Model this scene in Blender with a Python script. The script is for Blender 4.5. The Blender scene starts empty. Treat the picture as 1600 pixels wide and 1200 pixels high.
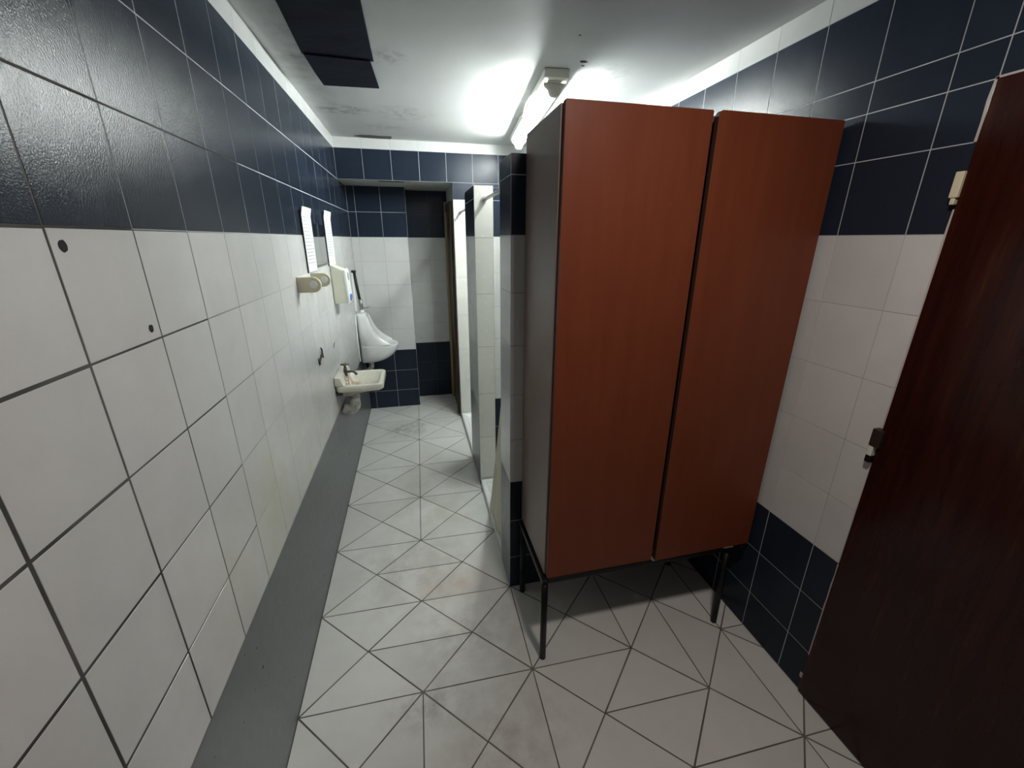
import bpy, bmesh, math, random
from mathutils import Vector, Matrix
random.seed(7)
S = bpy.context.scene
COL = S.collection
PI = math.pi

# ------------------------------------------------------------------ camera
yaw, pitch, roll, FPX = .2273, -.3346, .0039, 648.73
cam = bpy.data.cameras.new('camera'); cam.sensor_fit = 'HORIZONTAL'; cam.sensor_width = 36
cam.lens = 36 * FPX / 1600; cam.clip_start = .02
co = bpy.data.objects.new('camera', cam); COL.objects.link(co); S.camera = co
fw = Vector((math.sin(yaw)*math.cos(pitch), math.cos(yaw)*math.cos(pitch), math.sin(pitch)))
rt = Vector((math.cos(yaw), -math.sin(yaw), 0)); up = rt.cross(fw)
r2 = rt*math.cos(roll) + up*math.sin(roll); u2 = -rt*math.sin(roll) + up*math.cos(roll)
mt = Matrix((r2, u2, -fw)).transposed().to_4x4(); mt.translation = Vector((.494, 0, 1.558))
co.matrix_world = mt

# ------------------------------------------------------------------ world, light level
W = bpy.data.worlds.new('world'); S.world = W; W.use_nodes = True
W.node_tree.nodes['Background'].inputs[0].default_value = (1.0, .90, .82, 1)   # dim warm fill light, added through the open near end of the room
W.node_tree.nodes['Background'].inputs[1].default_value = 0.006
S.view_settings.view_transform = 'Standard'; S.view_settings.look = 'None'
S.view_settings.exposure = 3.0; S.view_settings.gamma = 1.0
S.view_settings.use_curve_mapping = False
# the weak warm lamp on the ceiling above the camera, whose light falls down the locker front
la = bpy.data.lights.new('near_ceiling_lamp', 'AREA'); la.shape = 'DISK'; la.size = .14; la.energy = 1.35; la.color = (1.0, .90, .83)
lo = bpy.data.objects.new('near_ceiling_lamp', la); COL.objects.link(lo); lo.location = (1.02, .42, 2.22)
TUBE_POWER = 27.0
TUBE_COLOR = (.93, 1.0, .98)

# ------------------------------------------------------------------ material helpers
def mat(name, color, rough=.5, metal=0, spec=.5):
    m = bpy.data.materials.new(name); m.use_nodes = True
    b = m.node_tree.nodes['Principled BSDF']
    b.inputs['Base Color'].default_value = (*color, 1); b.inputs['Roughness'].default_value = rough
    b.inputs['Metallic'].default_value = metal; b.inputs['Specular IOR Level'].default_value = spec
    return m
class NT:
    def __init__(s, m): s.t = m.node_tree; s.b = s.t.nodes['Principled BSDF']
    def n(s, kind, **kw):
        x = s.t.nodes.new(kind)
        for k, v in kw.items(): setattr(x, k, v)
        return x
    def l(s, a, b): s.t.links.new(a, b)
    def noise(s, scale, detail=4, rough=.5, vec=None):
        x = s.n('ShaderNodeTexNoise'); x.inputs['Scale'].default_value = scale
        x.inputs['Detail'].default_value = detail; x.inputs['Roughness'].default_value = rough
        if vec is None:
            g = s.n('ShaderNodeNewGeometry'); vec = g.outputs['Position']
        s.l(vec, x.inputs['Vector']); return x.outputs['Fac']
    def ramp(s, fac, stops):
        r = s.n('ShaderNodeValToRGB'); s.l(fac, r.inputs[0])
        e = r.color_ramp.elements
        while len(e) < len(stops): e.new(.5)
        for i, (p, c) in enumerate(stops):
            e[i].position = p; e[i].color = (*c, 1) if len(c) == 3 else c
        return r.outputs[0]
    def mix(s, fac, a, b, mode='MIX'):
        x = s.n('ShaderNodeMix', data_type='RGBA', blend_type=mode)
        for sock, v in ((x.inputs[0], fac), (x.inputs[6], a), (x.inputs[7], b)):
            if isinstance(v, (int, float)): sock.default_value = v
            elif isinstance(v, tuple): sock.default_value = (*v, 1)
            else: s.l(v, sock)
        return x.outputs[2]
    def math(s, op, a, b=0.0, clamp=False):
        x = s.n('ShaderNodeMath', operation=op, use_clamp=clamp)
        for i, v in enumerate((a, b)):
            if isinstance(v, (int, float)): x.inputs[i].default_value = v
            else: s.l(v, x.inputs[i])
        return x.outputs[0]
    def blob(s, c, r, vec=None):                      # 1 at c, 0 beyond r: a stain with a place of its own
        g = s.n('ShaderNodeNewGeometry')
        d = s.n('ShaderNodeVectorMath', operation='SUBTRACT'); s.l(g.outputs['Position'], d.inputs[0]); d.inputs[1].default_value = c
        e = s.n('ShaderNodeVectorMath', operation='DIVIDE'); s.l(d.outputs[0], e.inputs[0]); e.inputs[1].default_value = r
        f = s.n('ShaderNodeVectorMath', operation='LENGTH'); s.l(e.outputs[0], f.inputs[0])
        return s.math('SUBTRACT', 1.0, f.outputs['Value'], True)
    def bump(s, h, strength, dist=.001):
        x = s.n('ShaderNodeBump'); x.inputs['Strength'].default_value = strength; x.inputs['Distance'].default_value = dist
        s.l(h, x.inputs['Height']); s.l(x.outputs[0], s.b.inputs['Normal'])

def tile_mat(name, c1, c2, rough, bump_scale, bump_str, stains=(), vary=.10, spec=.5):
    m = mat(name, c1, rough, spec=spec); t = NT(m)
    col = t.mix(t.noise(9, 6, .6), c1, c2)
    a = t.n('ShaderNodeAttribute', attribute_name='tv'); 
    v = t.math('ADD', t.math('MULTIPLY', a.outputs['Fac'], vary), 1 - vary*.5)
    cm = t.n('ShaderNodeCombineColor'); [t.l(v, cm.inputs[i]) for i in range(3)]
    col = t.mix(1.0, col, cm.outputs[0], 'MULTIPLY')
    for (pos, rad, sc, colr, amt) in stains:
        f = t.math('MULTIPLY', t.blob(pos, rad), t.ramp(t.noise(sc, 5, .65), [(.38, (0, 0, 0)), (.62, (1, 1, 1))]))
        f = t.math('MULTIPLY', f, amt, True)
        col = t.mix(f, col, colr)
    t.l(col, t.b.inputs['Base Color'])
    t.l(t.math('ADD', t.math('MULTIPLY', t.noise(30, 4), .15), rough - .07), t.b.inputs['Roughness'])
    t.bump(t.noise(bump_scale, 3, .6), bump_str, .0006)
    return m

WHITE = tile_mat('white_wall_tile', (.60, .605, .60), (.50, .505, .495), .21, 70, .10, stains=[
    ((0, 1.35, .72), (.3, .55, .30), 5, (.50, .49, .36), .9),
    ((0, 2.0, .70), (.3, .60, .22), 7, (.50, .49, .38), .7),
    ((0, .45, .6), (.3, .6, .8), 4, (.46, .42, .40), .6)], vary=.07)
WHITE30 = tile_mat('cream_stall_tile', (.66, .66, .62), (.58, .58, .54), .25, 60, .08, vary=.06)
BLUE = tile_mat("blue_wall_tile", (.018, .0255, .041), (.014, .020, .033), .20, 320, .75, vary=.22, spec=.16)
SHEENBAND = tile_mat('lower_band_grey_sheen', (.105, .112, .125), (.092, .098, .108), .30, 30, .0, vary=.05, spec=.4)  # blue tile reflecting the floor, its grey sheen put into the colour
def grout_mat(name, c1, c2, scale=6):
    m = mat(name, c1, .9, spec=.2); t = NT(m)
    t.l(t.mix(t.ramp(t.noise(scale, 4), [(.4, (0, 0, 0)), (.6, (1, 1, 1))]), c1, c2), t.b.inputs['Base Color']); return m
G_LIGHT = grout_mat('light_grout', (.50, .52, .54), (.38, .40, .42), 4)
G_DARK = grout_mat('dark_grout', (.045, .045, .042), (.10, .098, .09), 5)
G_MID = grout_mat('aged_white_grout', (.22, .22, .20), (.36, .36, .33), 3)
G_PALE = grout_mat('pale_grout', (.42, .41, .38), (.32, .31, .29), 3)
G_FLOOR = grout_mat('floor_grout', (.10, .095, .08), (.16, .15, .13), 5)
FLOOR = tile_mat('floor_tile', (.70, .70, .675), (.60, .60, .57), .22, 25, .12, stains=[
    ((.56, 1.60, 0), (.20, .14, .5), 5, (.58, .44, .34), 1.0),
    ((.38, 1.72, 0), (.40, .35, .5), 9, (.40, .38, .34), .6),
    ((.62, 1.30, 0), (.35, .30, .5), 12, (.34, .33, .30), .55),
    ((.45, 1.05, 0), (.20, .12, .5), 16, (.26, .25, .22), .6),
    ((.36, 3.40, 0), (.25, .22, .5), 14, (.20, .20, .19), .8),
    ((.50, 2.40, 0), (.50, .80, .5), 6, (.44, .44, .36), .6),
    ((.70, .90, 0), (.30, .20, .5), 14, (.36, .30, .28), .5)], vary=.10)

plast = mat('ceiling_plaster', (.66, .67, .665), .55); t = NT(plast)
c = t.mix(t.noise(3, 5, .6), (.62, .63, .625), (.52, .53, .525))
for pos, rad, sc, amt in (((.16, 2.86, 2.245), (.22, .14, .3), 16, .8), ((.50, 2.86, 2.245), (.20, .18, .3), 18, .6), ((.09, 2.1, 2.245), (.12, .9, .3), 5, .5),
                          ((.36, 3.2, 2.245), (.25, .12, .3), 12, .4), ((.45, 2.05, 2.245), (.10, .10, .3), 24, .6), ((1.35, 2.1, 2.245), (.2, .25, .3), 20, .35)):
    f = t.math('MULTIPLY', t.blob(pos, rad), t.ramp(t.noise(sc, 5, .7), [(.45, (0, 0, 0)), (.62, (1, 1, 1))])); f = t.math('MULTIPLY', f, amt * 2, True)
    c = t.mix(f, c, (.30, .31, .31))
t.l(c, t.b.inputs['Base Color']); t.bump(t.noise(9, 4, .5), .22, .005)

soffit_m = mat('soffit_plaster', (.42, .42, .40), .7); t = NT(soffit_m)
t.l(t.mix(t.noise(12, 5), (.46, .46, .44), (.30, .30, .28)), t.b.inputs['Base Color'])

lock = mat('red_brown_melamine', (.20, .055, .028), .45, spec=.25); t = NT(lock)
g = t.n('ShaderNodeNewGeometry'); mp = t.n('ShaderNodeMapping'); mp.inputs['Scale'].default_value = (9, 9, .8)
t.l(g.outputs['Position'], mp.inputs[0])
n1 = t.noise(3, 6, .6, mp.outputs[0])
mp2 = t.n('ShaderNodeMapping'); mp2.inputs['Scale'].default_value = (120, 120, 3); t.l(g.outputs['Position'], mp2.inputs[0])
n2 = t.noise(2, 3, .6, mp2.outputs[0])
c = t.mix(n1, (.20, .052, .020), (.135, .028, .013)); c = t.mix(t.math('MULTIPLY', n2, .35), c, (.11, .030, .014))
t.l(c, t.b.inputs['Base Color']); t.bump(n2, .12, .0005)
lock_side = mat('locker_side_laminate', (.17, .115, .095), .42); t = NT(lock_side)
t.l(t.mix(t.noise(6, 5), (.185, .125, .105), (.15, .10, .085)), t.b.inputs['Base Color'])
edge_m = mat('dark_edge_banding', (.055, .022, .014), .5)
black_metal = mat('black_painted_steel', (.005, .005, .0055), .42, 0, .25)
doorm = mat('dark_varnished_wood', (.045, .010, .007), .22, spec=.28); t = NT(doorm)
g = t.n('ShaderNodeNewGeometry'); mp = t.n('ShaderNodeMapping'); mp.inputs['Scale'].default_value = (4, 14, 1.2); t.l(g.outputs['Position'], mp.inputs[0])
t.l(t.ramp(t.noise(2.0, 6, .65, mp.outputs[0]), [(.3, (.012, .002, .0015)), (.6, (.026, .005, .003)), (.75, (.045, .014, .006))]), t.b.inputs['Base Color'])
t.bump(t.noise(18, 4), .12, .001)
frame_m = mat('brown_door_frame', (.06, .030, .014), .5); t = NT(frame_m)
g = t.n('ShaderNodeNewGeometry'); mp = t.n('ShaderNodeMapping'); mp.inputs['Scale'].default_value = (20, 20, 2); t.l(g.outputs['Position'], mp.inputs[0])
t.l(t.ramp(t.noise(2.0, 6, .7, mp.outputs[0]), [(.35, (.015, .007, .004)), (.65, (.10, .055, .025))]), t.b.inputs['Base Color'])
tan_wood = mat('bare_tan_wood', (.30, .22, .13), .6)
cream = mat('cream_plastic', (.60, .56, .40), .35)
cream2 = mat('pale_cream_plastic', (.62, .63, .52), .35)
whitep = mat('white_plastic', (.72, .73, .72), .3)
blue_logo = mat('blue_badge', (.05, .10, .45), .4)
navy = mat('navy_sheet', (.012, .016, .032), .6, spec=.1); t = NT(navy)
t.l(t.mix(t.noise(7, 4), (.007, .009, .020), (.011, .014, .026)), t.b.inputs['Base Color']); t.bump(t.noise(7, 3), .5, .01)
china = mat('white_glazed_china', (.76, .77, .77), .12)
sinkm = mat('cream_glazed_china', (.74, .73, .64), .15); t = NT(sinkm)
f = t.math('MULTIPLY', t.blob((.085, 2.60, .705), (.12, .13, .10)), 2.6, True)
f = t.math('MULTIPLY', f, t.ramp(t.noise(28, 4, .6), [(.35, (0, 0, 0)), (.6, (1, 1, 1))]))
c = t.mix(f, (.74, .73, .64), (.36, .17, .07))
f2 = t.math('MULTIPLY', t.math('MULTIPLY', t.blob((.15, 2.60, .67), (.12, .14, .07)), 1.3, True), t.noise(20, 4))
c = t.mix(f2, c, (.42, .31, .17)); t.l(c, t.b.inputs['Base Color'])
trapm = mat('stained_white_plastic', (.60, .60, .57), .35); t = NT(trapm)
t.l(t.mix(t.ramp(t.noise(22, 4), [(.48, (0, 0, 0)), (.72, (1, 1, 1))]), (.66, .66, .64), (.24, .22, .19)), t.b.inputs['Base Color'])
tarnish = mat('tarnished_brass', (.12, .11, .09), .35, .8)
steel = mat('dull_steel', (.35, .35, .34), .35, .9)
rubber = mat('black_rubber', (.012, .012, .012), .55)
paper = mat('printed_white_paper', (.72, .74, .75), .5)
ink = mat('faint_grey_print', (.34, .36, .38), .6)
mirror_m = mat('mirror_glass', (.80, .82, .82), .04, 1)
fixm = mat('fixture_enamel', (.62, .62, .56), .45)
hold_m = mat('lampholder_plastic', (.55, .53, .46), .5)
curt = mat('cream_curtain_fabric', (.58, .55, .43), .8)
hole_m = mat('dark_hole', (.01, .01, .01), .9)
rod_m = mat('grey_rod', (.40, .40, .39), .3, .6)
tray_m = mat('white_shower_tray', (.74, .75, .73), .25)
peel_m = mat('peeled_plaster', (.10, .10, .095), .9)
caulk = mat('white_plaster_edge', (.42, .39, .35), .8)
tube_m = bpy.data.materials.new('glowing_tube'); tube_m.use_nodes = True
b = tube_m.node_tree.nodes['Principled BSDF']; b.inputs['Base Color'].default_value = (.9, .9, .9, 1)
b.inputs['Emission Color'].default_value = (*TUBE_COLOR, 1); b.inputs['Emission Strength'].default_value = TUBE_POWER

# ------------------------------------------------------------------ mesh helpers
def link(name, bm, mats, parent=None, smooth=False, bevel=0, subsurf=0):
    me = bpy.data.meshes.new(name)
    bmesh.ops.recalc_face_normals(bm, faces=bm.faces) if not getattr(bm, '_keep', False) and smooth is not None else None
    bm.to_mesh(me); bm.free()
    for m in (mats if isinstance(mats, (list, tuple)) else [mats]): me.materials.append(m)
    o = bpy.data.objects.new(name, me); COL.objects.link(o)
    if parent: o.parent = parent
    if bevel:
        d = o.modifiers.new('bevel', 'BEVEL'); d.width = bevel; d.segments = 2; d.limit_method = 'ANGLE'; d.angle_limit = math.radians(40)
    if subsurf:
        d = o.modifiers.new('sub', 'SUBSURF'); d.levels = subsurf; d.render_levels = subsurf
    if smooth or bevel:
        for p in me.polygons: p.use_smooth = True
        if bevel and not smooth:
            d = o.modifiers.new('wn', 'WEIGHTED_NORMAL'); d.keep_sharp = True
    return o
def thing(name, loc, label, cat, group=None):
    o = bpy.data.objects.new(name, None); COL.objects.link(o); o.location = loc; o.empty_display_size = .05
    o['label'] = label; o['category'] = cat
    if group: o['group'] = group
    return o
def under(parent, *objs):                      # meshes are written in room coordinates: move them to the thing's base
    for o in objs:
        o.parent = parent
        L = Vector((0, 0, 0)); p = parent
        while p: L += p.location; p = p.parent
        o.data.transform(Matrix.Translation(-L))
    return objs[0]
def struct(o): o['kind'] = 'structure'; return o
def box(bm, x0, x1, y0, y1, z0, z1, mi=0):
    r = bmesh.ops.create_cube(bm, size=1)
    for v in r['verts']:
        v.co = Vector(((x0+x1)/2 + v.co.x*(x1-x0), (y0+y1)/2 + v.co.y*(y1-y0), (z0+z1)/2 + v.co.z*(z1-z0)))
    for f in {f for v in r['verts'] for f in v.link_faces}: f.material_index = mi
def boxbm(*a): bm = bmesh.new(); box(bm, *a); return bm
def loft(bm, rings, cap0=True, cap1=True, closed=True, mi=0):
    vs = [[bm.verts.new(p) for p in r] for r in rings]
    n = len(vs[0])
    for a, b in zip(vs, vs[1:]):
        for i in range(n if closed else n-1):
            f = bm.faces.new((a[i], a[(i+1) % n], b[(i+1) % n], b[i])); f.material_index = mi
    if cap0: bm.faces.new(list(reversed(vs[0]))).material_index = mi
    if cap1: bm.faces.new(vs[-1]).material_index = mi
    return vs
def tube(bm, pts, rad, n=12, mi=0):
    pts = [Vector(p) for p in pts]; rads = rad if isinstance(rad, (list, tuple)) else [rad]*len(pts)
    rings = []; ref = None
    for i, p in enumerate(pts):
        d = (pts[min(i+1, len(pts)-1)] - pts[max(i-1, 0)]).normalized()
        if ref is None: ref = d.orthogonal().normalized()
        ref = (ref - d*ref.dot(d)).normalized(); s = d.cross(ref)
        rings.append([p + (ref*math.cos(2*PI*k/n) + s*math.sin(2*PI*k/n))*rads[i] for k in range(n)])
    loft(bm, rings, mi=mi)
def bez(p0, p1, p2, p3, n=10):
    P = [Vector(p) for p in (p0, p1, p2, p3)]
    return [P[0]*(1-t)**3 + P[1]*3*t*(1-t)**2 + P[2]*3*t*t*(1-t) + P[3]*t**3 for t in [i/n for i in range(n+1)]]

class Panel:
    """a tiled face: origin o, horizontal u, vertical v, outward normal n; grout bed at the plane, tiles 1.5 mm proud of it"""
    def __init__(s, bm, o, u, v, n): s.bm, s.o, s.u, s.v, s.n = bm, Vector(o), Vector(u), Vector(v), Vector(n); s.lay = bm.loops.layers.float_color.get('tv') or bm.loops.layers.float_color.new('tv')
    def P(s, a, b, h=0): return s.o + s.u*a + s.v*b + s.n*h
    def poly(s, pts, h, mi, tv=.5):
        f = s.bm.faces.new([s.bm.verts.new(s.P(a, b, h)) for a, b in pts]); f.material_index = mi
        f.normal_update()
        if f.normal.dot(s.n) < 0: f.normal_flip()
        for l in f.loops: l[s.lay] = (tv, tv, tv, 1)
        return f
    def cell(s, a0, a1, b0, b1, mi, gi, g=.0014, gv=None, nog=False):
        gv = g if gv is None else gv
        s.poly([(a0, b0), (a1, b0), (a1, b1), (a0, b1)], -.0005, gi)
        if a1-a0 < 3*g or b1-b0 < 3*gv: return
        tv = random.random(); c = .0004
        q = [(a0+g, b0+gv), (a1-g, b0+gv), (a1-g, b1-gv), (a0+g, b1-gv)]
        k = [(a0+g+c, b0+gv+c), (a1-g-c, b0+gv+c), (a1-g-c, b1-gv-c), (a0+g+c, b1-gv-c)]
        dz = [random.uniform(-.0001, .0001) for _ in range(3)]
        def H(a, b): return dz[0] + dz[1]*(a-a0)/(a1-a0) + dz[2]*(b-b0)/(b1-b0)
        top = [s.bm.verts.new(s.P(a, b, H(a, b))) for a, b in k]; bot = [s.bm.verts.new(s.P(a, b, -.0005)) for a, b in q]
        fs = [s.bm.faces.new(top)] + [s.bm.faces.new((bot[i], bot[(i+1) % 4], top[(i+1) % 4], top[i])) for i in range(4)]
        fs[0].normal_update()
        fl = fs[0].normal.dot(s.n) < 0
        for f in fs:
            if fl: f.normal_flip()
            f.material_index = mi
            for l in f.loops: l[s.lay] = (tv, tv, tv, 1)
    def backing(s, a0, a1, b0, b1, t, gi):
        pts = [s.P(a, b, h) for h in (-.0014, -t) for a, b in ((a0, b0), (a1, b0), (a1, b1), (a0, b1))]
        vs = [s.bm.verts.new(p) for p in pts]
        for q in ((0,1,2,3),(7,6,5,4),(0,4,5,1),(1,5,6,2),(2,6,7,3),(3,7,4,0)):
            f = s.bm.faces.new([vs[i] for i in q]); f.material_index = gi
            for l in f.loops: l[s.lay] = (.5, .5, .5, 1)
    def grid(s, cols, rows, matfn, g=.0014):
        for a0, a1 in zip(cols, cols[1:]):
            for b0, b1 in zip(rows, rows[1:]):
                r = matfn((a0+a1)/2, (b0+b1)/2)
                if r: s.cell(a0, a1, b0, b1, r[0], r[1], r[2] if len(r) > 2 else g, r[3] if len(r) > 3 else None)
def cuts(a, b, start, pitch):
    k = math.ceil((a-start)/pitch + 1e-6); out = [a]
    while start + k*pitch < b - 1e-6: out.append(start + k*pitch); k += 1
    return out + [b]
TM = [WHITE, BLUE, G_LIGHT, G_DARK, G_MID, G_PALE, SHEENBAND, WHITE30, soffit_m]
H0, CEIL = 1.573, 2.245
rows_std = [0] + [H0 - .2*k for k in range(7, 0, -1)] + [H0, H0+.2, H0+.4, H0+.6, CEIL]
Y0 = -1.0
def wall(name, build):
    bm = bmesh.new(); build(bm)
    me = bpy.data.meshes.new(name); bm.to_mesh(me); bm.free()
    for m in TM: me.materials.append(m)
    o = bpy.data.objects.new(name, me); COL.objects.link(o); return struct(o)

# ------------------------------------------------------------------ floor
def clip(poly, nx, ny, d):                       # keep nx*x+ny*y >= d
    out = []
    for i, p in enumerate(poly):
        q = poly[(i+1) % len(poly)]; a = nx*p[0]+ny*p[1]-d; b = nx*q[0]+ny*q[1]-d
        if a >= 0: out.append(p)
        if (a >= 0) != (b >= 0):
            t = a/(a-b); out.append((p[0]+(q[0]-p[0])*t, p[1]+(q[1]-p[1])*t))
    return out
def inset(poly, g):
    ar = sum(p[0]*q[1]-q[0]*p[1] for p, q in zip(poly, poly[1:]+poly[:1]))
    if ar < 0: poly = poly[::-1]
    out = list(poly)
    for p, q in zip(poly, poly[1:]+poly[:1]):
        dx, dy = q[0]-p[0], q[1]-p[1]; L = math.hypot(dx, dy)
        if L < 1e-9: continue
        nx, ny = -dy/L, dx/L
        out = clip(out, nx, ny, nx*p[0]+ny*p[1]+g)
        if len(out) < 3: return []
    return out
fx0, fy0, fg, fr = .0088, 1.1098, .4127, -.0118
def FP(i, j):                                    # the first row of tiles starts at the wall
    x = fx0 + fg*(i*math.cos(fr) - j*math.sin(fr)) - (fx0 - fg*j*math.sin(fr))*max(0, 1-i)
    return (x, fy0 + fg*(j*math.cos(fr) + i*math.sin(fr)))
def build_floor(bm):
    P = Panel(bm, (0, 0, 0), (1, 0, 0), (0, 1, 0), (0, 0, 1))
    rng = random.Random(3)
    P.backing(0, 1.78, Y0, 4.3, .05, 10)
    P.poly([(0, Y0), (1.78, Y0), (1.78, 4.3), (0, 4.3)], -.0006, 10)
    horiz = {(1, .5), (1, 1.5), (3, -.5)}; vert = {(3.5, 0)}
    tris = []
    for i in range(-1, 6):
        for j in range(-7, 9):
            a, b, c, d = FP(i, j), FP(i+1, j), FP(i+.5, j-.5), FP(i+.5, j+.5)
            tris += [(a, c, d), (b, c, d)] if (i+.5, j) in vert else [(a, b, c), (a, b, d)]
            a, b, c, d = FP(i, j), FP(i, j+1), FP(i-.5, j+.5), FP(i+.5, j+.5)
            tris += [(c, d, a), (c, d, b)] if (i, j+.5) in horiz else [(a, b, c), (a, b, d)]
    for tr in tris:
        g = .0021
        top = inset(list(tr), g + .0008); bot = inset(list(tr), g)
        for nx, ny, d in ((1, 0, .0005), (-1, 0, -1.767), (0, 1, Y0+.002), (0, -1, -4.26)):
            top = clip(top, nx, ny, d) if len(top) > 2 else []
        if len(top) < 3: continue
        ar = abs(sum(p[0]*q[1]-q[0]*p[1] for p, q in zip(top, top[1:]+top[:1])))/2
        if ar < 5e-5: continue
        tv = rng.random(); ctr = (sum(p[0] for p in top)/len(top), sum(p[1] for p in top)/len(top))
        bot = [(p[0] + .0008*(1 if p[0] > ctr[0] else -1), p[1] + .0008*(1 if p[1] > ctr[1] else -1)) for p in top]
        vt = [bm.verts.new((x, y, 0)) for x, y in top]; vb = [bm.verts.new((x, y, -.0006)) for x, y in bot]
        f = bm.faces.new(vt); fs = [f]; n = len(vt)
        for k in range(n): fs.append(bm.faces.new((vb[k], vb[(k+1) % n], vt[(k+1) % n], vt[k])))
        f.normal_update(); fl = f.normal.z < 0
        for q in fs:
            if fl: q.normal_flip()
            q.material_index = 9
            for l in q.loops: l[P.lay] = (tv, tv, tv, 1)
TM += [FLOOR, G_FLOOR]
floor = wall('floor', build_floor)

# ------------------------------------------------------------------ walls
def build_left(bm):
    P = Panel(bm, (0, 0, 0), (0, 1, 0), (0, 0, 1), (1, 0, 0))
    P.backing(Y0, 4.3, 0, CEIL, .08, 4)
    cols = cuts(Y0, 3.943, .7427 - .2008*8, .2008)
    def m(a, b):
        if b < H0-1: return None
        if b > H0+.6: return (0, 5, .0006)
        if b > H0: return (1, 3 if a < .93 else 2, .0019 if a < .93 else .0014)
        if a < .75: return (0, 3, .0030)
        if a < 1.15: return (0, 3, .0019)
        if a < 1.6: return (0, 4, .0015)
        return (0, 5, .0011)
    P.grid(cols, rows_std, m)
    P.poly([(Y0, H0-1), (3.943, H0-1), (3.943, 0), (Y0, 0)], -.0002, 6)  # lower rows, greyed in the colour for the floor's reflection
    P.poly([(Y0, H0+.1975), (1.55, H0+.1988), (1.55, H0+.2012), (Y0, H0+.2035)], .0006, 3)      # open joint in the near blue tiles
wl = wall('wall_left', build_left)

DOOR_Y = .81
def build_right(bm):
    P = Panel(bm, (1.769, 0, 0), (0, 1, 0), (0, 0, 1), (-1, 0, 0))
    P.backing(DOOR_Y, 3.7, 0, CEIL, .08, 3); P.backing(Y0, DOOR_Y, 1.895, CEIL, .08, 3); P.backing(Y0, -.02, 0, 1.895, .08, 3)
    cols = sorted(set([round(c, 5) for c in cuts(Y0, 3.55, .904 - .1905*9, .1905)] + [DOOR_Y, -.02]))
    rows = sorted(set(rows_std + [1.895]))
    def m(a, b):
        if -.02 < a < DOOR_Y and b < 1.895: return None
        if b > H0+.6: return (0, 5, .0008)
        if b > H0 or b < H0-1: return (1, 2, .0013)
        return (0, 5, .0008)
    P.grid(cols, [r for r in rows if r != 1.895] if False else rows, m)
wr = wall('wall_right', build_right)

def std(a, b):
    if b > H0+.6: return (0, 5, .0008)
    if b > H0 or b < H0-1: return (1, 2, .0013)
    return (0, 4, .0010)
PX = .836
def build_back(bm):
    P = Panel(bm, (0, 3.944, 0), (1, 0, 0), (0, 0, 1), (0, -1, 0)); P.backing(0, .47, 0, 1.975, .33, 4)
    P.grid([0, .062, .265, .47], [r for r in rows_std if r < 1.9] + [1.973], std)
    Q = Panel(bm, (.47, 0, 0), (0, 1, 0), (0, 0, 1), (1, 0, 0))
    Q.grid([3.944, 4.19], [r for r in rows_std if r < 1.9] + [1.973], std)
wall('wall_back', build_back)
def build_recess(bm):
    P = Panel(bm, (.47, 4.19, 0), (1, 0, 0), (0, 0, 1), (0, -1, 0)); P.backing(0, .42, 0, 1.975, .08, 3)
    P.grid([0, .19, .38], [r for r in rows_std if r < 1.9] + [1.973], lambda a, b: (1, 3, .0010) if (b > H0 or b < H0-1) else (0, 4, .001))
wall('wall_recess', build_recess)
# lintel over the passage and showers
def build_lintel(bm):
    P = Panel(bm, (0, 3.55, 0), (1, 0, 0), (0, 0, 1), (0, -1, 0))
    for q in (([0, 1.769], [1.975, CEIL]),): pass
    P.grid(cuts(0, 1.769, -.012, .2015), [H0+.4, H0+.604, CEIL], std)
    L = P.lay
    def pl(pts, mi):
        f = bm.faces.new([bm.verts.new(p) for p in pts]); f.material_index = mi
        for l in f.loops: l[L] = (.5, .5, .5, 1)
    z = H0+.4
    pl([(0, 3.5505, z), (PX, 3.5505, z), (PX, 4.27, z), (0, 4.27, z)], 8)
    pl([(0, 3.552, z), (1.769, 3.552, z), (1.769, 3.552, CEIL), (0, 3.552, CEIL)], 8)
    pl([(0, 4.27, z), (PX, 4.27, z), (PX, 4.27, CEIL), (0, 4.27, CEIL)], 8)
lintel = wall('wall_lintel', build_lintel)

def pier(bm, x0, x1, y0, y1, top, front, side, inner=True):
    """free-standing tiled wall block: front faces the camera (-y), side faces the passage (-x)"""
    z = 0
    box(bm, x0+.002, x1-.002, y0+.002, y1-.002, 0, top-.0015, 3)
    lay = bm.loops.layers.float_color.get('tv') or bm.loops.layers.float_color.new('tv')
    P = Panel(bm, (0, y0, 0), (1, 0, 0), (0, 0, 1), (0, -1, 0)); P.grid([x0, x1] if x1-x0 < .25 else cuts(x0, x1, x0, .2), front[0], front[1])
    P = Panel(bm, (x0, 0, 0), (0, 1, 0), (0, 0, 1), (-1, 0, 0)); P.grid(cuts(y0, y1, y0, .2) if side[2] else [y0, y1], side[0], side[1])
    P = Panel(bm, (0, y1, 0), (1, 0, 0), (0, 0, 1), (0, 1, 0)); P.grid(cuts(x0, x1, x0, .2), side[0], lambda a, b: (7, 5, .001))
    P = Panel(bm, (x1, 0, 0), (0, 1, 0), (0, 0, 1), (1, 0, 0)); P.grid([y0, y1], side[0], lambda a, b: (7, 5, .001))
    P = Panel(bm, (0, 0, top), (1, 0, 0), (0, 1, 0), (0, 0, 1)); P.grid(cuts(x0, x1, x0, .2), [y0, y1], lambda a, b: (1, 2, .001))
TOP = 1.83
prow = [0] + [H0-.2*k for k in range(7, 0, -1)] + [H0, 1.765, TOP]
r30 = [.035, .05, .35, .65, .95, 1.262, 1.567, TOP]
sd = lambda a, b: (1, 2, .0012) if (b > H0 or b < H0-1) else (0, 4, .0010)
sl = lambda a, b: (6, 6, .0004) if b < H0-1 else sd(a, b)  # passage sides: grazing reflection of the floor painted as grey low down
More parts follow.
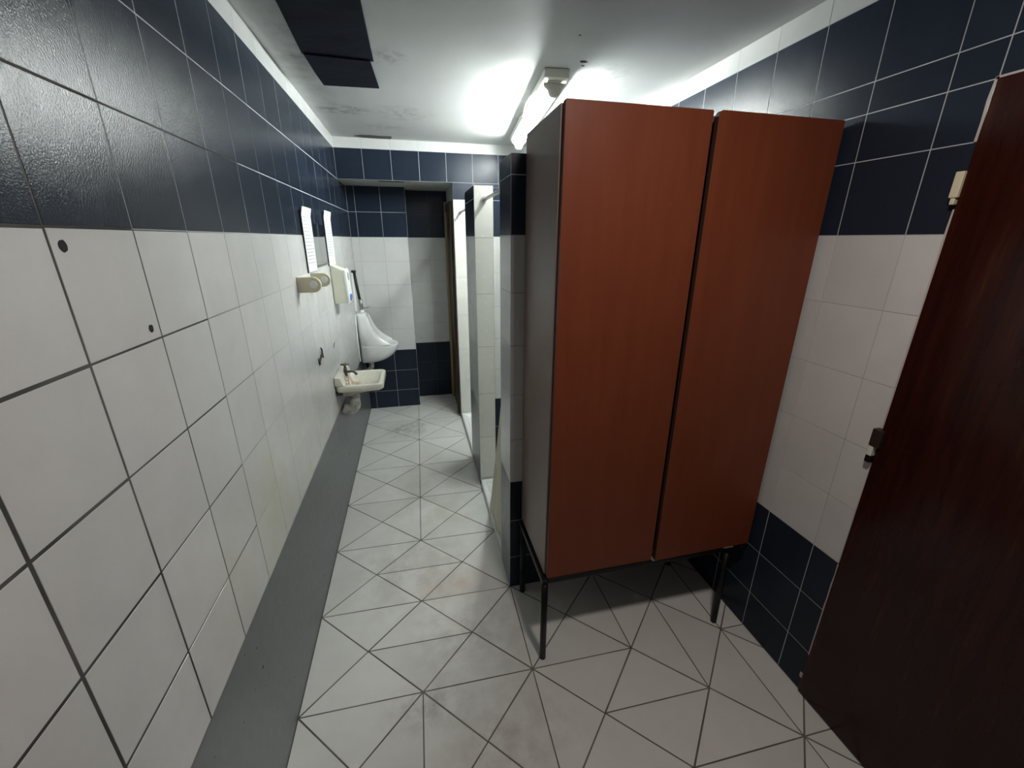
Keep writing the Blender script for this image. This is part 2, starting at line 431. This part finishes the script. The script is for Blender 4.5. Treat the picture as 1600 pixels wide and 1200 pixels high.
wall('wall_partition_near', lambda bm: pier(bm, PX, 1.766, 1.508, 1.70, TOP, (prow, sd), (prow, sl, False)))
wall('wall_partition_pier', lambda bm: pier(bm, PX, .941, 2.40, 2.80, TOP, (r30, lambda a, b: (7, 5, .0016)), (prow, sl, True)))
wall('wall_partition_middle', lambda bm: pier(bm, .942, 1.766, 2.50, 2.60, TOP, (prow, sd), (prow, sd, False)))
def build_stall_end(bm):
    box(bm, PX+.002, 1.767, 3.553, 4.27, 0, H0+.399, 3)
    lay = bm.loops.layers.float_color.new('tv')
    P = Panel(bm, (0, 3.55, 0), (1, 0, 0), (0, 0, 1), (0, -1, 0))
    P.grid([PX, 1.0, 1.2, 1.4, 1.6, 1.769], [0, .35, .65, .95, 1.26, 1.56, 1.852, H0+.4], lambda a, b: (1, 2, .001) if b > 1.852 else (7, 5, .0010))
    P = Panel(bm, (PX, 0, 0), (0, 1, 0), (0, 0, 1), (-1, 0, 0)); P.grid([3.55, 3.60], prow[:-2] + [1.765, H0+.4], sd)
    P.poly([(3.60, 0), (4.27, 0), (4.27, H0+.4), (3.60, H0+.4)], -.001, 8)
wall('wall_stall_end', build_stall_end)

# wooden door frame in the side of the recess
df = bmesh.new(); box(df, PX-.022, PX+.0005, 3.64, 3.70, 0, 1.85, 0); box(df, PX-.022, PX+.0005, 3.70, 4.12, 1.79, 1.85, 0)
dfo = struct(link('door_2', df, frame_m, bevel=.003))
d2 = link('door_leaf', boxbm(PX-.010, PX+.0002, 3.70, 4.12, .005, 1.79), frame_m, bevel=.002); d2.parent = dfo
ds = link('frame_edge_strip', boxbm(PX-.03, PX+.0003, 4.12, 4.165, 0, 1.88), tan_wood, bevel=.003); ds.parent = dfo; ds['label'] = 'bare tan wooden edge of the frame'

# ceiling
bm = bmesh.new(); box(bm, -.08, 1.85, Y0-.08, 3.70, CEIL, CEIL+.08)
ceil = struct(link('ceiling', bm, plast))
def ragged(cx, cy, rx, ry, n=18, j=.18, seed=1):
    r = random.Random(seed); return [(cx + rx*math.cos(2*PI*k/n)*(1+r.uniform(-j, j)), cy + ry*math.sin(2*PI*k/n)*(1+r.uniform(-j, j))) for k in range(n)]
def slabpoly(bm, pts, z0, z1):
    loft(bm, [[(x, y, z0) for x, y in pts], [(x, y, z1) for x, y in pts]])
bm = bmesh.new(); r = random.Random(5)
pts = [(.15, 3.50), (.20, 3.455), (.26, 3.447), (.33, 3.455), (.408, 3.452), (.412, 3.50), (.40, 3.538), (.30, 3.545), (.21, 3.535)]
slabpoly(bm, pts, CEIL-.002, CEIL+.004)
o = link('peeled_patch', bm, peel_m); o.parent = ceil; o['label'] = 'dark grey peeled plaster patch'
for k, (x, y, rx, ry) in enumerate(((1.232, 1.915, .016, .010), (1.245, 1.955, .008, .006), (1.13, 1.70, .004, .004), (.245, 2.80, .006, .004))):
    bm = bmesh.new(); slabpoly(bm, ragged(x, y, rx, ry, 14, .25, k), CEIL-.0008, CEIL+.004); o = link('ceiling_hole', bm, hole_m); o.parent = ceil; o['label'] = 'dark chipped hole'
bm = bmesh.new(); slabpoly(bm, [(.277, 3.60), (.30, 3.575), (.47, 3.590), (.477, 3.625), (.42, 3.635), (.30, 3.625)], H0+.398, H0+.402)
o = link('soffit_slot', bm, hole_m); o.parent = lintel; o['label'] = 'narrow dark slot'
for y, z, rx in ((.766, 1.547, .008), (.915, 1.396, .0065)):
    bm = bmesh.new(); pts = ragged(y, z, rx, rx*1.1, 16, .10, int(y*100))
    loft(bm, [[(x, a, b) for a, b in pts] for x in (-.004, .0010)]); o = link('drill_hole', bm, hole_m); o.parent = wl; o['label'] = 'dark plugged drill hole'

# ------------------------------------------------------------------ right-hand door
dm = bmesh.new(); box(dm, 1.757, 1.795, -.02, DOOR_Y-.004, .006, 1.893)
door = struct(link('door_1', dm, doorm, bevel=.003))
def kid(o, parent, label=None):
    o.parent = parent
    if label: o['label'] = label
    return o
bm = bmesh.new(); box(bm, 1.750, 1.772, DOOR_Y-.006, DOOR_Y+.012, 1.655, 1.712); box(bm, 1.752, 1.770, DOOR_Y-.002, DOOR_Y+.008, 1.640, 1.655)
kid(link('hinge', bm, cream, bevel=.002), door, 'cream painted hinge')
bm = bmesh.new(); box(bm, 1.746, 1.771, DOOR_Y-.016, DOOR_Y+.012, 1.000, 1.052)
kid(link('latch_plate', bm, mat('dark_latch_metal', (.03, .018, .015), .45, .3), bevel=.002), door, 'dark brown latch plate')
bm = bmesh.new(); box(bm, 1.748, 1.771, DOOR_Y-.002, DOOR_Y+.012, .968, .9995)
kid(link('latch_bolt', bm, cream2, bevel=.002), door, 'pale latch bolt')
bm = bmesh.new(); box(bm, 1.750, 1.771, DOOR_Y-.002, DOOR_Y+.014, .945, .9675)
kid(link('latch_catch', bm, black_metal, bevel=.003), door, 'black catch below the bolt')
tr = bmesh.new()
def edge(z0, z1, w): 
    n = max(2, int((z1-z0)/.04)); r = random.Random(int(z0*97)); A = []
    for k in range(n+1):
        z = z0+(z1-z0)*k/n; ww = w*r.uniform(.6, 1.2); A.append([(1.766, DOOR_Y-.003, z), (1.766, DOOR_Y+ww, z), (1.772, DOOR_Y+ww, z), (1.772, DOOR_Y-.003, z)])
    loft(tr, A)
edge(1.773, 1.898, .006); edge(1.06, 1.63, .005); edge(.58, .94, .003); edge(.17, .57, .005); edge(.055, .075, .010)
box(tr, 1.766, 1.772, -.02, DOOR_Y+.003, 1.893, 1.899)
struct(link('trim_1', tr, caulk))

# ------------------------------------------------------------------ locker on its steel stand
X0, X1, YF, YB, ZB, ZT = .886, 1.752, 1.142, 1.497, .392, 1.886
L = thing('locker', ((X0+X1)/2, (YF+YB)/2, ZB), 'tall red-brown two-door wooden locker standing on a black steel frame', 'locker')
T = .018
bm = bmesh.new()
box(bm, X0, X0+T, YF+T, YB, ZB, ZT-.002)
under(L, link('side_panel', bm, lock_side, bevel=.001)); 
bm = bmesh.new(); box(bm, X1-T, X1, YF+T, YB, ZB, ZT-.002); under(L, link('side_panel', bm, lock_side, bevel=.001))
bm = bmesh.new(); box(bm, X0+T, X1-T, YF+T+.004, YB-.008, ZT-T-.002, ZT-.004); under(L, link('top_panel', bm, lock_side, bevel=.001))
bm = bmesh.new(); box(bm, X0+T, X1-T, YF+T+.004, YB-.008, ZB, ZB+T); under(L, link('bottom_panel', bm, lock_side, bevel=.001))
bm = bmesh.new(); box(bm, X0+T, X1-T, YB-.008, YB-.001, ZB, ZT-.004); under(L, link('back_panel', bm, lock_side))
bm = bmesh.new(); box(bm, 1.318-.009, 1.318+.009, YF+T+.004, YB-.009, ZB+T, ZT-T-.003); under(L, link('divider', bm, edge_m))
def door_panel(x0, x1, y0, rad_left, rot, hx):
    bm = bmesh.new()
    pts = []
    z0, z1 = ZB-.006, ZT+.004
    pts.append((x0, z0)); pts.append((x1, z0)); pts.append((x1, z1-.003)); pts.append((x1-.003, z1))
    for k in range(0, 7):
        a = PI/2 + k*PI/12; pts.append((x0+rad_left + rad_left*math.cos(a), z1-rad_left + rad_left*math.sin(a)))
    vs = [[bm.verts.new((x, y, z)) for x, z in pts] for y in (y0, y0+T)]
    n = len(pts)
    f = bm.faces.new(vs[0]); f.material_index = 0
    f = bm.faces.new(list(reversed(vs[1]))); f.material_index = 0
    for i in range(n):
        f = bm.faces.new((vs[1][i], vs[1][(i+1) % n], vs[0][(i+1) % n], vs[0][i])); f.material_index = 1
    if rot:
        bmesh.ops.rotate(bm, verts=bm.verts, cent=(hx, y0+T, 0), matrix=Matrix.Rotation(rot, 3, 'Z'))
    o = link('door', bm, [lock, edge_m], bevel=.0012); return under(L, o)
door_panel(X0+.006, 1.3145, YF, .004, 0, 0)
dr = door_panel(1.3265, X1+.001, YF-.0005, .014, math.radians(.9), X1)
dr['label'] = 'right door, slightly ajar'
# stand
St = thing('locker_stand', ((X0+X1)/2, (YF+YB)/2, 0), 'black steel tube frame with legs under the red-brown locker', 'stand')
r = .013
def sq(bm, x0, x1, y0, y1, z0, z1): box(bm, x0, x1, y0, y1, z0, z1)
zt = ZB-.010
for nm, a in (('rail', (X0-.012, X0+.010, YF-.004, YB, zt-.022, zt)), ('rail', (X1-.03, X1-.008, YF-.004, YB, zt-.022, zt)),
              ('cross_rail', (X0+.011, X1-.031, YF, YF+.022, zt-.022, zt)), ('cross_rail', (X0+.011, X1-.031, YB-.022, YB, zt-.022, zt))):
    under(St, link(nm, boxbm(*a), black_metal, bevel=.003))
for x, y in ((X0-.001, YF-.002), (1.655, YF-.008), (X0+.002, YB-.02), (1.655, YB-.02)):
    bm = bmesh.new(); tube(bm, [(x, y+.002, zt-.022), (x, y, .2), (x, y-.003, .0)], .0125, 14)
    under(St, link('leg', bm, black_metal, smooth=True)) 
for x, w in ((1.33, .012), (1.66, .022)):
    under(St, link('spacer', boxbm(x-w, x+w, YF-.004, YF+.02, zt+.0002, ZB-.0063), mat('dusty_spacer', (.20, .18, .15), .8)))['label'] = 'small pale spacer block'

# ------------------------------------------------------------------ fluorescent fixture
A = Vector((1.148, 2.00, CEIL)); B = Vector((1.275, 3.23, CEIL)); d = (B-A).normalized(); s = Vector((d.y, -d.x, 0))
F = thing('fluorescent_fixture', (A+B)/2, 'glowing fluorescent batten light hanging loose on the ceiling above the showers', 'ceiling light')
def obox(bm, a0, a1, s0, s1, z0, z1):
    vs = [bm.verts.new(A + d*a + s*q + Vector((0, 0, z-CEIL))) for z in (z0, z1) for a, q in ((a0, s0), (a1, s0), (a1, s1), (a0, s1))]
    for q in ((0,3,2,1),(4,5,6,7),(0,1,5,4),(1,2,6,5),(2,3,7,6),(3,0,4,7)): bm.faces.new([vs[i] for i in q])
Ln = (B-A).length
bm = bmesh.new(); obox(bm, 0, Ln, -.055, .055, CEIL-.036, CEIL-.001); under(F, link('base_plate', bm, fixm, bevel=.004))
bm = bmesh.new(); obox(bm, .03, Ln-.03, -.030, .030, CEIL-.0425, CEIL-.0365); under(F, link('channel', bm, fixm, bevel=.006))
for a0, a1 in ((.035, .060), (Ln-.060, Ln-.035)):
    bm = bmesh.new(); 
    rings = []
    for z, w in ((CEIL-.0430, .050), (CEIL-.052, .046), (CEIL-.066, .030), (CEIL-.088, .022), (CEIL-.094, .010)):
        rings.append([A + d*a0 + s*(-w) + Vector((0,0,z-CEIL)), A + d*a1 + s*(-w) + Vector((0,0,z-CEIL)), A + d*a1 + s*w + Vector((0,0,z-CEIL)), A + d*a0 + s*w + Vector((0,0,z-CEIL))])
    loft(bm, rings); under(F, link('lampholder', bm, hold_m, bevel=.002))
bm = bmesh.new(); zt_ = Vector((0, 0, -.062)); tube(bm, [A + d*.0605 + zt_, A + d*(Ln*.5) + zt_, A + d*(Ln-.0605) + zt_], .018, 20)
under(F, link('fluorescent_tube', bm, tube_m, smooth=True))['label'] = 'bright white glowing tube'
bm = bmesh.new(); tube(bm, bez(A + d*.18 + s*(-.045) + Vector((0,0,-.024)), A + d*.4 + s*(-.13) + Vector((0,0,-.05)), A + d*.55 + s*(-.02) + Vector((0,0,-.05)), A + d*.75 + s*(-.072) + Vector((0,0,-.006)), 14), .0025, 8)
under(F, link('loose_wire', bm, whitep, smooth=True))

# ------------------------------------------------------------------ navy sheets on the ceiling
N = thing('ceiling_panel', (.27, 1.8, CEIL), 'dark navy panel fixed to the white ceiling near the left wall', 'ceiling panel')
def sheet(pts, z0, z1):
    bm = bmesh.new(); slabpoly(bm, pts, z0, z1); return under(N, link('sheet', bm, navy, bevel=.0015))
sheet([(.150, 1.0), (.396, 1.0), (.398, 2.09), (.132, 2.075), (.146, 1.70)], CEIL-.010, CEIL-.001)
sheet([(.140, 2.06), (.386, 2.07), (.399, 2.393), (.151, 2.408), (.143, 2.25)], CEIL-.016, CEIL-.0105)

# ------------------------------------------------------------------ shower trays, rods, curtain
def tray(y0, y1, label):
    t_ = thing('shower_tray', ((PX+1.76)/2, (y0+y1)/2, 0), label, 'shower tray', 'shower trays')
    x0, x1 = PX+.003, 1.760; y0 += .004; y1 -= .004
    def rr(i, z): return [(x0+i, y0+i, z), (x1-i, y0+i, z), (x1-i, y1-i, z), (x0+i, y1-i, z)]
    bm = bmesh.new(); loft(bm, [rr(0, 0), rr(0, .040), rr(.006, .045), rr(.030, .045), rr(.045, .028), rr(.30, .022)]); under(t_, link('basin', bm, tray_m))
    bm = bmesh.new(); cx, cy = (x0+x1)/2, (y0+y1)/2
    loft(bm, [[(cx+.04*math.cos(a*PI/10), cy+.04*math.sin(a*PI/10), z) for a in range(20)] for z in (.0225, .026)]); under(t_, link('drain', bm, steel))
tray(1.70, 2.40, 'white shower tray in the nearer stall, beside the cream curtain'); tray(2.80, 3.55, 'white shower tray in the farther stall, next to the wooden door frame')
rods = []
for y0, y1, lb in ((1.704, 2.396, 'thin grey curtain rod across the nearer shower opening'), (2.804, 3.546, 'thin grey curtain rod across the farther shower opening')):
    rt_ = thing('curtain_rod', (PX+.055, (y0+y1)/2, 1.76), lb, 'curtain rod', 'shower curtain rods')
    bm = bmesh.new(); tube(bm, [(PX+.055, y0, 1.76), (PX+.055, y1, 1.76)], .009, 12); under(rt_, link('bar', bm, rod_m, smooth=True))
    for ya, yb in ((y0-.003, y0+.006), (y1-.006, y1+.003)):
        bm = bmesh.new(); tube(bm, [(PX+.055, ya, 1.76), (PX+.055, yb, 1.76)], .016, 16); under(rt_, link('end_flange', bm, rod_m, smooth=False))
Cu = thing('shower_curtain', (PX+.055, 1.85, .03), 'cream shower curtain bunched in the nearer stall, its hem flared out', 'shower curtain')
bm = bmesh.new(); rings = []
for k in range(26):
    t_ = k/25; z = 1.734*(1-t_) + .055*t_
    fl = max(0, (t_-.42)/.58)
    yc = 1.775 + .175*fl; wy = .050 + .170*fl; cx = PX+.058 - .020*fl; wx = .014 + .018*fl
    ring = []
    for i in range(40):
        a = 2*PI*i/40; w = 1 + .22*math.sin(6*a+1.2*t_) 
        ring.append((cx + wx*math.sin(a)*w, yc + wy*(math.cos(a)) + .008*math.sin(5*a+3*t_), z + .012*math.sin(2*a)*fl*(1 if k == 25 else 0)))
    rings.append(ring)
loft(bm, rings, cap0=True, cap1=True); under(Cu, link('cloth', bm, curt, smooth=True))
for k in range(5):
    bm = bmesh.new(); y = 1.735 + .02*k
    tube(bm, [(PX+.055, y, 1.7345), (PX+.055, y, 1.7505)], .0022, 6); under(Cu, link('hook', bm, whitep, smooth=True))

# ------------------------------------------------------------------ left wall: sheets, mirror, holder, dispenser
def notice(y0, y1, z0, z1, label):
    n = thing('notice_sheet', (0, (y0+y1)/2, z0), label, 'notice', 'paper notices flanking the mirror')
    bm = bmesh.new()
    rings = []
    for k in range(9):
        t_ = k/8; z = z0+(z1-z0)*t_; bow = .0085 + (.010 if k == 8 else .002*t_)
        rings.append([(bow, y0, z), (bow+.002, (y0+y1)/2, z), (bow, y1, z), (bow-.0015, y1, z), (bow+.0005, (y0+y1)/2, z), (bow-.0015, y0, z)])
    loft(bm, rings); under(n, link('paper', bm, paper))
    bm = bmesh.new(); r = random.Random(int(y0*100))
    for k in range(15):
        z = z1 - .03 - k*.016; a = y0 + .02; b_ = y1 - .02 - r.uniform(0, .04)
        if b_ > a: box(bm, .0100, .0118, a, b_, z, z+.003)
    under(n, link('printed_lines', bm, ink))
    bm = bmesh.new(); box(bm, .0005, .0060, y0+.003, y1-.003, z0-.002, z1-.02); under(n, link('backing_board', bm, mat('dark_backing', (.03, .03, .035), .6)))
notice(2.225, 2.415, 1.405, 1.700, 'white printed notice on the left wall, on the near side of the mirror')
notice(2.770, 2.985, 1.405, 1.715, 'white printed notice on the left wall, on the far side of the mirror')
M_ = thing('wall_mirror', (0, 2.59, 1.42), 'small frameless mirror on the left wall between two white notices', 'mirror')
under(M_, link('glass', boxbm(.0005, .0055, 2.44, 2.735, 1.425, 1.635), mirror_m, bevel=.001))
bm = bmesh.new(); box(bm, .0005, .009, 2.436, 2.739, 1.418, 1.4245); under(M_, link('edge_clip', bm, steel, bevel=.001))

Rh = thing('roll_holder', (0, 2.13, 1.37), 'cream plastic roll holder with two arms on the left wall below the notices', 'roll holder')
def stad(y0, y1, x1, zc, hh, mi=0, x0=.002, inset=0):
    bm = bmesh.new(); pts = [(x0, zc-hh), ] + [(x1-hh + hh*math.sin(a*PI/12), zc - hh*math.cos(a*PI/12)) for a in range(13)] + [(x0, zc+hh)]
    loft(bm, [[(x, y, z) for x, z in pts] for y in (y0, y1)]); return bm
under(Rh, link('back_plate', boxbm(.0005, .006, 2.0, 2.275, 1.335, 1.402), whitep, bevel=.002))
for y0 in (2.0, 2.245):
    a = under(Rh, link('arm', stad(y0, y0+.022, .096 if y0 < 2.1 else .094, 1.368, .033), cream, bevel=.003))
    bm = bmesh.new(); xc = .066
    tube(bm, [(xc, y0-.007, 1.369), (xc, y0+.03, 1.369)], .016, 20)
    h = link('hub', bm, whitep, bevel=.002); h.parent = a; h.data.transform(Matrix.Translation(-Rh.location)); h['label'] = 'pale round hub'

D = thing('soap_dispenser', (0, 2.87, 1.17), 'white soap dispenser with a blue badge on the left wall past the notices', 'soap dispenser')
bm = bmesh.new()
pr = [(.002, 1.172), (.076, 1.172), (.080, 1.180), (.074, 1.372), (.066, 1.380), (.002, 1.410)]
loft(bm, [[(x, y, z) for x, z in pr] for y in (2.80, 2.935)]); under(D, link('body', bm, cream2, bevel=.004))
bm = bmesh.new()
pr = [(.0785, 1.170), (.090, 1.172), (.094, 1.185), (.088, 1.370), (.080, 1.380), (.0715, 1.381)]
loft(bm, [[(x, y, z) for x, z in pr] for y in (2.797, 2.938)]); cov = under(D, link('front_cover', bm, whitep, bevel=.004))
bm = bmesh.new(); rings = []
for hx in (.0, .004): rings.append([(.0885 + hx - (1.33-1.33)*.0 - .0, 2.868 + .018*math.cos(a*PI/10), 1.335 + .026*math.sin(a*PI/10)) for a in range(20)])
loft(bm, rings); w_ = link('level_window', bm, mat('grey_window', (.35, .37, .36), .2), bevel=.001); w_.parent = cov; w_.data.transform(Matrix.Translation(-D.location))
bm = bmesh.new(); rings = []
for hx in (.0, .003): rings.append([(.0925 + hx, 2.868 + .050*math.cos(a*PI/10), 1.205 + .022*math.sin(a*PI/10)) for a in range(20)])
loft(bm, rings); w_ = link('badge', bm, blue_logo, bevel=.001); w_.parent = cov; w_.data.transform(Matrix.Translation(-D.location)); w_['label'] = 'blue oval badge'

Hk = bmesh.new(); tube(Hk, [(.001, 2.165, .995), (.006, 2.165, .960), (.006, 2.168, .972), (.007, 2.215, .993), (.006, 2.25, 1.000), (.006, 2.252, .975), (.006, 2.25, 1.02), (.001, 2.25, 1.028)], .004, 8)
hk = link('wall_hook', Hk, mat('rusty_dark_iron', (.05, .045, .04), .6, .4), smooth=True); hk['label'] = 'small bent dark metal hook on the left wall above the sink'; hk['category'] = 'hook'
bm = bmesh.new(); pts = [(2.585, .945), (2.60, .943), (2.615, .955), (2.635, .962), (2.632, .968), (2.605, .962), (2.59, .953)]
loft(bm, [[(x, a, b_) for a, b_ in pts] for x in (-.003, .0009)]); kid(link('tile_chip', bm, hole_m), wl, 'small dark chip in the tile')

# ------------------------------------------------------------------ sink
SK = thing('sink', (0, 2.60, .60), 'small cream wall-hung sink with rust stains and a dark tap, on the left wall', 'sink')
def rrect(x0, x1, y0, y1, rad, z, n=5):
    out = []
    for cx, cy, a0 in ((x1-rad, y1-rad, 0), (x0+rad, y1-rad, PI/2), (x0+rad, y0+rad, PI), (x1-rad, y0+rad, 3*PI/2)):
        for k in range(n+1):
            a = a0 + k*PI/2/n; out.append((cx + rad*math.cos(a), cy + rad*math.sin(a), z))
    return out
SY0, SY1, SX = 2.447, 2.765, .272
bm = bmesh.new()
rings = [rrect(.012, .10, 2.55, 2.66, .03, .645), rrect(.006, .14, 2.53, 2.68, .04, .665), rrect(.003, .22, 2.49, 2.72, .05, .690), rrect(.002, .262, SY0+.006, SY1-.006, .035, .704),
         rrect(.002, SX, SY0, SY1, .035, .712), rrect(.002, SX, SY0, SY1, .035, .738), rrect(.004, SX-.004, SY0+.004, SY1-.004, .034, .744),
         rrect(.045, SX-.024, SY0+.024, SY1-.024, .03, .744), rrect(.050, SX-.030, SY0+.030, SY1-.030, .03, .738), rrect(.062, SX-.048, SY0+.055, SY1-.055, .04, .685),
         rrect(.085, SX-.085, SY0+.10, SY1-.10, .045, .672)]
loft(bm, rings); under(SK, link('bowl', bm, sinkm, smooth=True))
bm = bmesh.new(); prof = [(.002, .7445), (.058, .7445), (.050, .752), (.036, .790), (.030, .797), (.002, .800)]
loft(bm, [[(x, y, z) for x, z in prof] for y in (SY0+.001, SY1-.001)]); under(SK, link('back_ledge', bm, sinkm, bevel=.004))
bm = bmesh.new(); tube(bm, [(.128, 2.605, .674), (.128, 2.605, .676)], .018, 16); under(SK, link('drain', bm, steel))
tp = None
bm = bmesh.new(); tube(bm, [(.044, 2.60, .765), (.046, 2.60, .800), (.046, 2.60, .815)], [.014, .011, .010], 12)
tube(bm, bez((.046, 2.60, .782), (.08, 2.60, .795), (.10, 2.60, .79), (.108, 2.60, .765), 8), .0072, 10)
tp = under(SK, link('tap', bm, tarnish, smooth=True))
bm = bmesh.new(); tube(bm, [(.046, 2.60, .816), (.046, 2.60, .832)], .007, 10); tube(bm, [(.046, 2.575, .834), (.046, 2.625, .834)], .0055, 8); tube(bm, [(.022, 2.60, .834), (.070, 2.60, .834)], .0055, 8)
h = link('tap_handle', bm, tarnish, smooth=True); h.parent = tp; h.data.transform(Matrix.Translation(-SK.location))
bm = bmesh.new(); tube(bm, [(.075, 2.605, .652), (.075, 2.605, .625)], .034, 16); tube(bm, [(.075, 2.605, .625), (.075, 2.605, .615)], .038, 16)
tube(bm, [(.078, 2.605, .615)] + bez((.078, 2.605, .600), (.088, 2.605, .53), (.04, 2.605, .525), (.002, 2.605, .545), 10), .032, 16)
under(SK, link('drain_trap', bm, trapm, smooth=True))
bm = bmesh.new(); tube(bm, bez((.03, 2.70, .70), (.05, 2.80, .60), (.10, 2.78, .50), (.004, 2.80, .45), 12), .005, 8); under(SK, link('supply_hose', bm, mat('grey_hose', (.16, .16, .18), .4), smooth=True))
bm = bmesh.new(); box(bm, .001, .035, 2.46, 2.53, .685, .703); under(SK, link('bracket', bm, mat('rusty_bracket', (.035, .025, .02), .7)))

# ------------------------------------------------------------------ urinal
U = thing('urinal', (0, 3.69, .56), 'white wall-hung urinal with a protruding lip in the far left corner', 'urinal')
yc = 3.69
def D_ring(d_, w, z, back=0):
    half = [(0, -w), (.35*d_, -w*1.0), (.62*d_, -w*.97), (.80*d_, -w*.84), (.92*d_, -w*.60), (.97*d_, -w*.38), (1.0*d_, -w*.15), ]
    half = [(max(x, .002), y) for x, y in half]
    return [(x, yc+y, z) for x, y in half] + [(x, yc-y, z) for x, y in reversed(half)]
def C_ring(d_, w, z, cav=.035, zf=None):
    half = [(0, -w), (.45*d_, -w), (.80*d_, -w*.98), (1.0*d_, -w*.90), (.98*d_, -w*.74), (.60*d_, -w*.66), (cav, -w*.35)]
    half = [(max(x, .002), y) for x, y in half]
    zz = [z]*4 + [z, z if zf is None else zf, z if zf is None else zf]
    return [(x, yc+y, q) for (x, y), q in zip(half, zz)] + [(x, yc-y, q) for (x, y), q in reversed(list(zip(half, zz)))]
rings = [D_ring(.10, .07, .553), D_ring(.19, .105, .560), D_ring(.255, .128, .590), D_ring(.300, .142, .630), D_ring(.322, .148, .675), D_ring(.325, .148, .702), D_ring(.318, .146, .708)]
def blend(a, b, idx, zf=None):
    return [(b[i] if i in idx else a[i]) for i in range(len(a))]
inn = [(x*.93 if 3 < i < 10 else x, yc+(y-yc)*(.88 if 3 < i < 10 else 1), z) for i, (x, y, z) in enumerate(D_ring(.318, .144, .706))]
low = [(x*.84 if 3 < i < 10 else x, yc+(y-yc)*(.78 if 3 < i < 10 else 1), (.63 if 3 < i < 10 else .70)) for i, (x, y, z) in enumerate(D_ring(.318, .144, .706))]
rings += [inn]
rings += [C_ring(.285, .144, .712, .10, .64), C_ring(.232, .140, .740, .045), C_ring(.176, .132, .785), C_ring(.136, .120, .840), C_ring(.110, .105, .905), C_ring(.100, .090, .945), D_ring(.092, .080, .962), D_ring(.085, .072, .975)]
bm = bmesh.new(); loft(bm, rings); under(U, link('bowl', bm, china, smooth=True, subsurf=2))
bm = bmesh.new(); rings = [[(x, yc + w*s_, z) for x, s_ in ((.0005, -1), (.012, -1), (.012, 1), (.0005, 1))] for z, w in ((.58, .12), (.62, .155), (.80, .150), (.93, .11), (.97, .085))]
loft(bm, rings); under(U, link('back_flange', bm, china, bevel=.003))
bm = bmesh.new(); tube(bm, [(.050, yc, .972), (.050, yc, .985), (.050, yc, .997)], [.020, .020, .014], 16); under(U, link('inlet_cap', bm, china, smooth=True))
bm = bmesh.new(); tube(bm, [(.08, yc, .556), (.08, yc, .50), (.06, yc, .47), (.003, yc, .46)], .022, 12); under(U, link('outlet', bm, trapm, smooth=True))
FV = thing('flush_pipe', (0, yc, 1.03), 'black flush pipe with a small steel lever on the wall above the urinal', 'flush pipe')
bm = bmesh.new(); tube(bm, [(.046, yc, 1.06), (.034, yc, 1.18), (.024, yc, 1.300)], .0115, 12); under(FV, link('pipe', bm, rubber, smooth=True))
bm = bmesh.new(); box(bm, .004, .038, yc-.017, yc+.017, 1.2985, 1.318); under(FV, link('cap', bm, rubber, bevel=.003))
bm = bmesh.new(); tube(bm, [(.050, yc, .9985), (.050, yc, 1.04), (.047, yc, 1.085)], [.013, .016, .015], 12); vb = under(FV, link('valve_body', bm, steel, smooth=True))
bm = bmesh.new(); tube(bm, [(.054, yc, 1.015), (.09, yc, 1.012), (.128, yc, 1.032)], [.007, .005, .006], 8); h = link('lever', bm, steel, smooth=True); h.parent = vb; h.data.transform(Matrix.Translation(-FV.location))
bm = bmesh.new(); box(bm, .0005, .018, yc-.045, yc-.028, .99, 1.30); under(FV, link('conduit', bm, whitep, bevel=.003))
